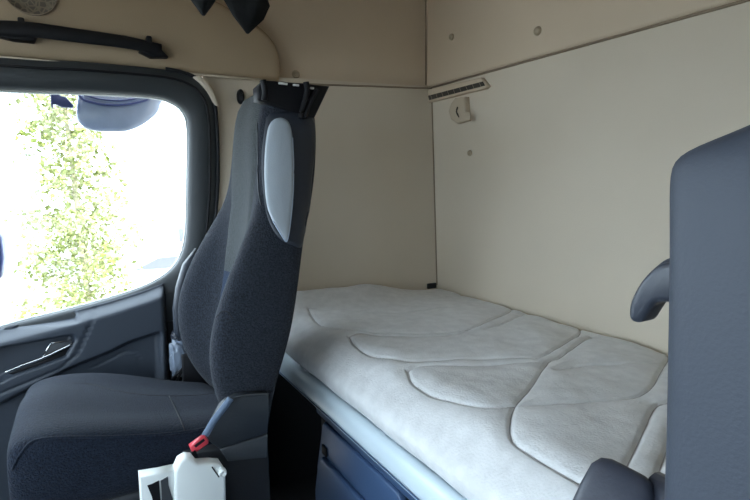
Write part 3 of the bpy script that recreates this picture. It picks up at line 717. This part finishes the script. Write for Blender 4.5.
mb = empty('mirror_bracket', at(60, 100, 'y', 2.13), 'small dark navy bracket outside the window left of the kerb mirror', 'bracket')
obj('bracket_body', prism([at(*q, 'y', 2.12) for q in ((50, 93), (56, 93), (62, 96), (66, 97), (73.5, 105), (73, 107.5), (62, 107), (56, 104), (53, 104), (52.5, 109), (51, 106))], (0, .03, 0), .003), NAVYP, mb)
obj('bracket_stem', tube([at(55, 95, 'y', 2.135), at(55, 70, 'y', 2.135)], .008), NAVYP, mb)
wm = empty('wing_mirror', at(-30, 250, 'y', 2.2), 'dark wing mirror edge outside at the far left of the passenger window', 'mirror')
obj('mirror_housing', prism([(-.250, 2.15, .93), (-.237, 2.15, 1.0), (-.237, 2.15, 1.07), (-.250, 2.15, 1.115), (-.42, 2.15, 1.14), (-.45, 2.15, 1.0), (-.42, 2.15, .90), (-.30, 2.15, .90)], (0, .09, 0), .012, 3), NAVYP, wm)
obj('mirror_arm', tube([(-.40, 2.18, 1.12), (-.42, 2.10, 1.5), (-.42, 1.95, 1.66)], .015), NAVYP, wm)
# tree
tr = empty('tree', (.02, 5.6, GR), 'slim yellow-green leafy tree standing outside the passenger window', 'tree')
tp = [V((.05, 5.6, GR)), V((.03, 5.6, -.3)), V((.0, 5.6, .8)), V((-.05, 5.6, 2.0)), V((-.06, 5.6, 2.9))]
tb = tube(spline(tp, 6), lambda t: .045*(1-.8*t), 10)
lp = []
for k in range(44):
    t = .22+.76*k/43; i = t*4; b0 = tp[int(i)].lerp(tp[min(4, int(i)+1)], i-int(i)); a = k*2.4
    L = .58*(1-.5*t)*(.75+.5*random.random()); e = b0+V((math.cos(a)*L, math.sin(a)*L, .22))
    pth = spline([b0, b0.lerp(e, .5)+V((0, 0, -.02)), e], 4); tb = tube(pth, lambda q: .010*(1-.8*q), 6, bm=tb); lp.append(pth)
obj('trunk', tb, BARK, tr)
lf = bmesh.new()
for pth in lp:
    for _ in range(150):
        p = pth[random.randrange(2, len(pth))]+V((random.gauss(0, .075), random.gauss(0, .075), random.gauss(0, .075)))
        d = V((random.gauss(0, 1), random.gauss(0, 1), random.gauss(-.5, .8))).normalized(); s = d.cross(V((random.gauss(0, 1), random.gauss(0, 1), random.gauss(0, 1)))).normalized()
        l = .04+.035*random.random(); w = l*.36; n_ = d.cross(s)*.006
        v = [lf.verts.new(q) for q in (p, p+d*l*.45+s*w+n_, p+d*l, p+d*l*.45-s*w+n_)]; m_ = lf.verts.new(p+d*l*.45-n_)
        lf.faces.new((v[0], v[1], m_)); lf.faces.new((v[1], v[2], m_)); lf.faces.new((v[2], v[3], m_)); lf.faces.new((v[3], v[0], m_))
obj('foliage', lf, LEAF, tr, smooth=False)
# cars
def car(x0, sgn, yc, label):
    c = empty('car', (x0+sgn*2.1, yc, GR), label, 'car', 'white cars parked in the yard')
    S = lambda x, z: (x0+sgn*x, z)
    bodyo = [(0, .35), (.02, .72), (.10, .88), (1.0, 1.0), (3.4, 1.02), (4.1, .95), (4.25, .7), (4.25, .35), (3.9, .25), (.3, .25)]
    obj('body', prism([(S(a, b)[0], yc-.85, GR+b) for a, b in bodyo], (0, 1.7, 0), .08, 3), CARP, c)
    cab = [(.95, .98), (1.55, 1.36), (2.0, 1.42), (3.0, 1.40), (3.75, 1.0)]
    obj('cabin', prism([(S(a, b)[0], yc-.72, GR+b) for a, b in cab], (0, 1.44, 0), .06, 3), CARP, c)
    for a, b, d, e in ((1.2, 1.58, 2.22, 2.22), (2.3, 2.3, 2.95, 3.45)):
        obj('side_window', prism([(S(a, 1.04)[0], yc-.735, GR+1.14), (S(b, 1.32)[0], yc-.735, GR+1.32), (S(d, 1.34)[0], yc-.735, GR+1.34), (S(e, 1.04)[0], yc-.735, GR+1.14)], (0, .02, 0)), CARG, c, smooth=False)
    for wx in (.8, 3.4):
        for wy in (-.86, .68): obj('wheel', tube([V((x0+sgn*wx, yc+wy, GR+.32)), V((x0+sgn*wx, yc+wy+.18, GR+.32))], .32, 24), TYRE, c)
car(-.50, 1, 9.6, 'white parked car seen right of the tree through the passenger window')
car(-5.3, 1, 9.6, 'white parked car seen left of the tree at the window edge')
# building
bl = empty('building', (4, 16, GR), 'low white rendered building far outside right of the tree', 'building')
obj('wall', box((1.3, 15, GR), (12, 20, 4.2)), WALLW, bl, smooth=False)
obj('ledge', box((1.2, 14.85, .62), (12.1, 15.02, .70)), LEDGEM, bl, smooth=False)
obj('roof', box((1.1, 14.8, 4.2), (12.2, 20.2, 4.35)), WALLW, bl, smooth=False)
wn = obj('window', box((2.40, 14.96, -1.05), (3.6, 15.01, .05)), CARG, bl, smooth=False)
obj('window_frame', box((2.34, 14.95, -1.10), (3.66, 15.005, -1.05)), WALLW, wn, smooth=False)
# ------------------------------------------------------------------ light
w = bpy.data.worlds.new('sky'); scene.world = w; w.use_nodes = True
bg = w.node_tree.nodes['Background']; bg.inputs[0].default_value = (.73, .86, 1.0, 1); bg.inputs[1].default_value = 7.0
sl = bpy.data.lights.new('sun', 'SUN'); sl.energy = 10; sl.angle = math.radians(2); sl.color = (1, .95, .86)
so_ = bpy.data.objects.new('sun', sl); COL.objects.link(so_)
so_.rotation_euler = V((-.45, .40, -.80)).to_track_quat('-Z', 'Y').to_euler(); so_.location = (6, -6, 10)
def portal(name, loc, size, direction):
    l = bpy.data.lights.new(name, 'AREA'); l.shape = 'RECTANGLE'; l.size, l.size_y = size
    l.cycles.is_portal = True
    o = bpy.data.objects.new(name, l); COL.objects.link(o); o.location = loc; o.rotation_euler = V(direction).to_track_quat('-Z', 'Z').to_euler()
portal('portal_passenger', (-.35, 1.90, 1.15), (1.4, 1.0), (0, -1, 0))
portal('portal_driver', (-.56, YR-.06, 1.215), (.70, .59), (0, 1, 0))
portal('portal_windscreen', (XF-.08, .675, 1.30), (2.2, .92), (1, 0, 0))
scene.view_settings.view_transform = 'Standard'; scene.view_settings.look = 'None'
scene.view_settings.exposure = 0.56; scene.view_settings.gamma = 1; scene.view_settings.use_curve_mapping = False
scene.cycles.use_denoising = True; scene.cycles.max_bounces = 10; scene.cycles.diffuse_bounces = 6; scene.cycles.transparent_max_bounces = 12
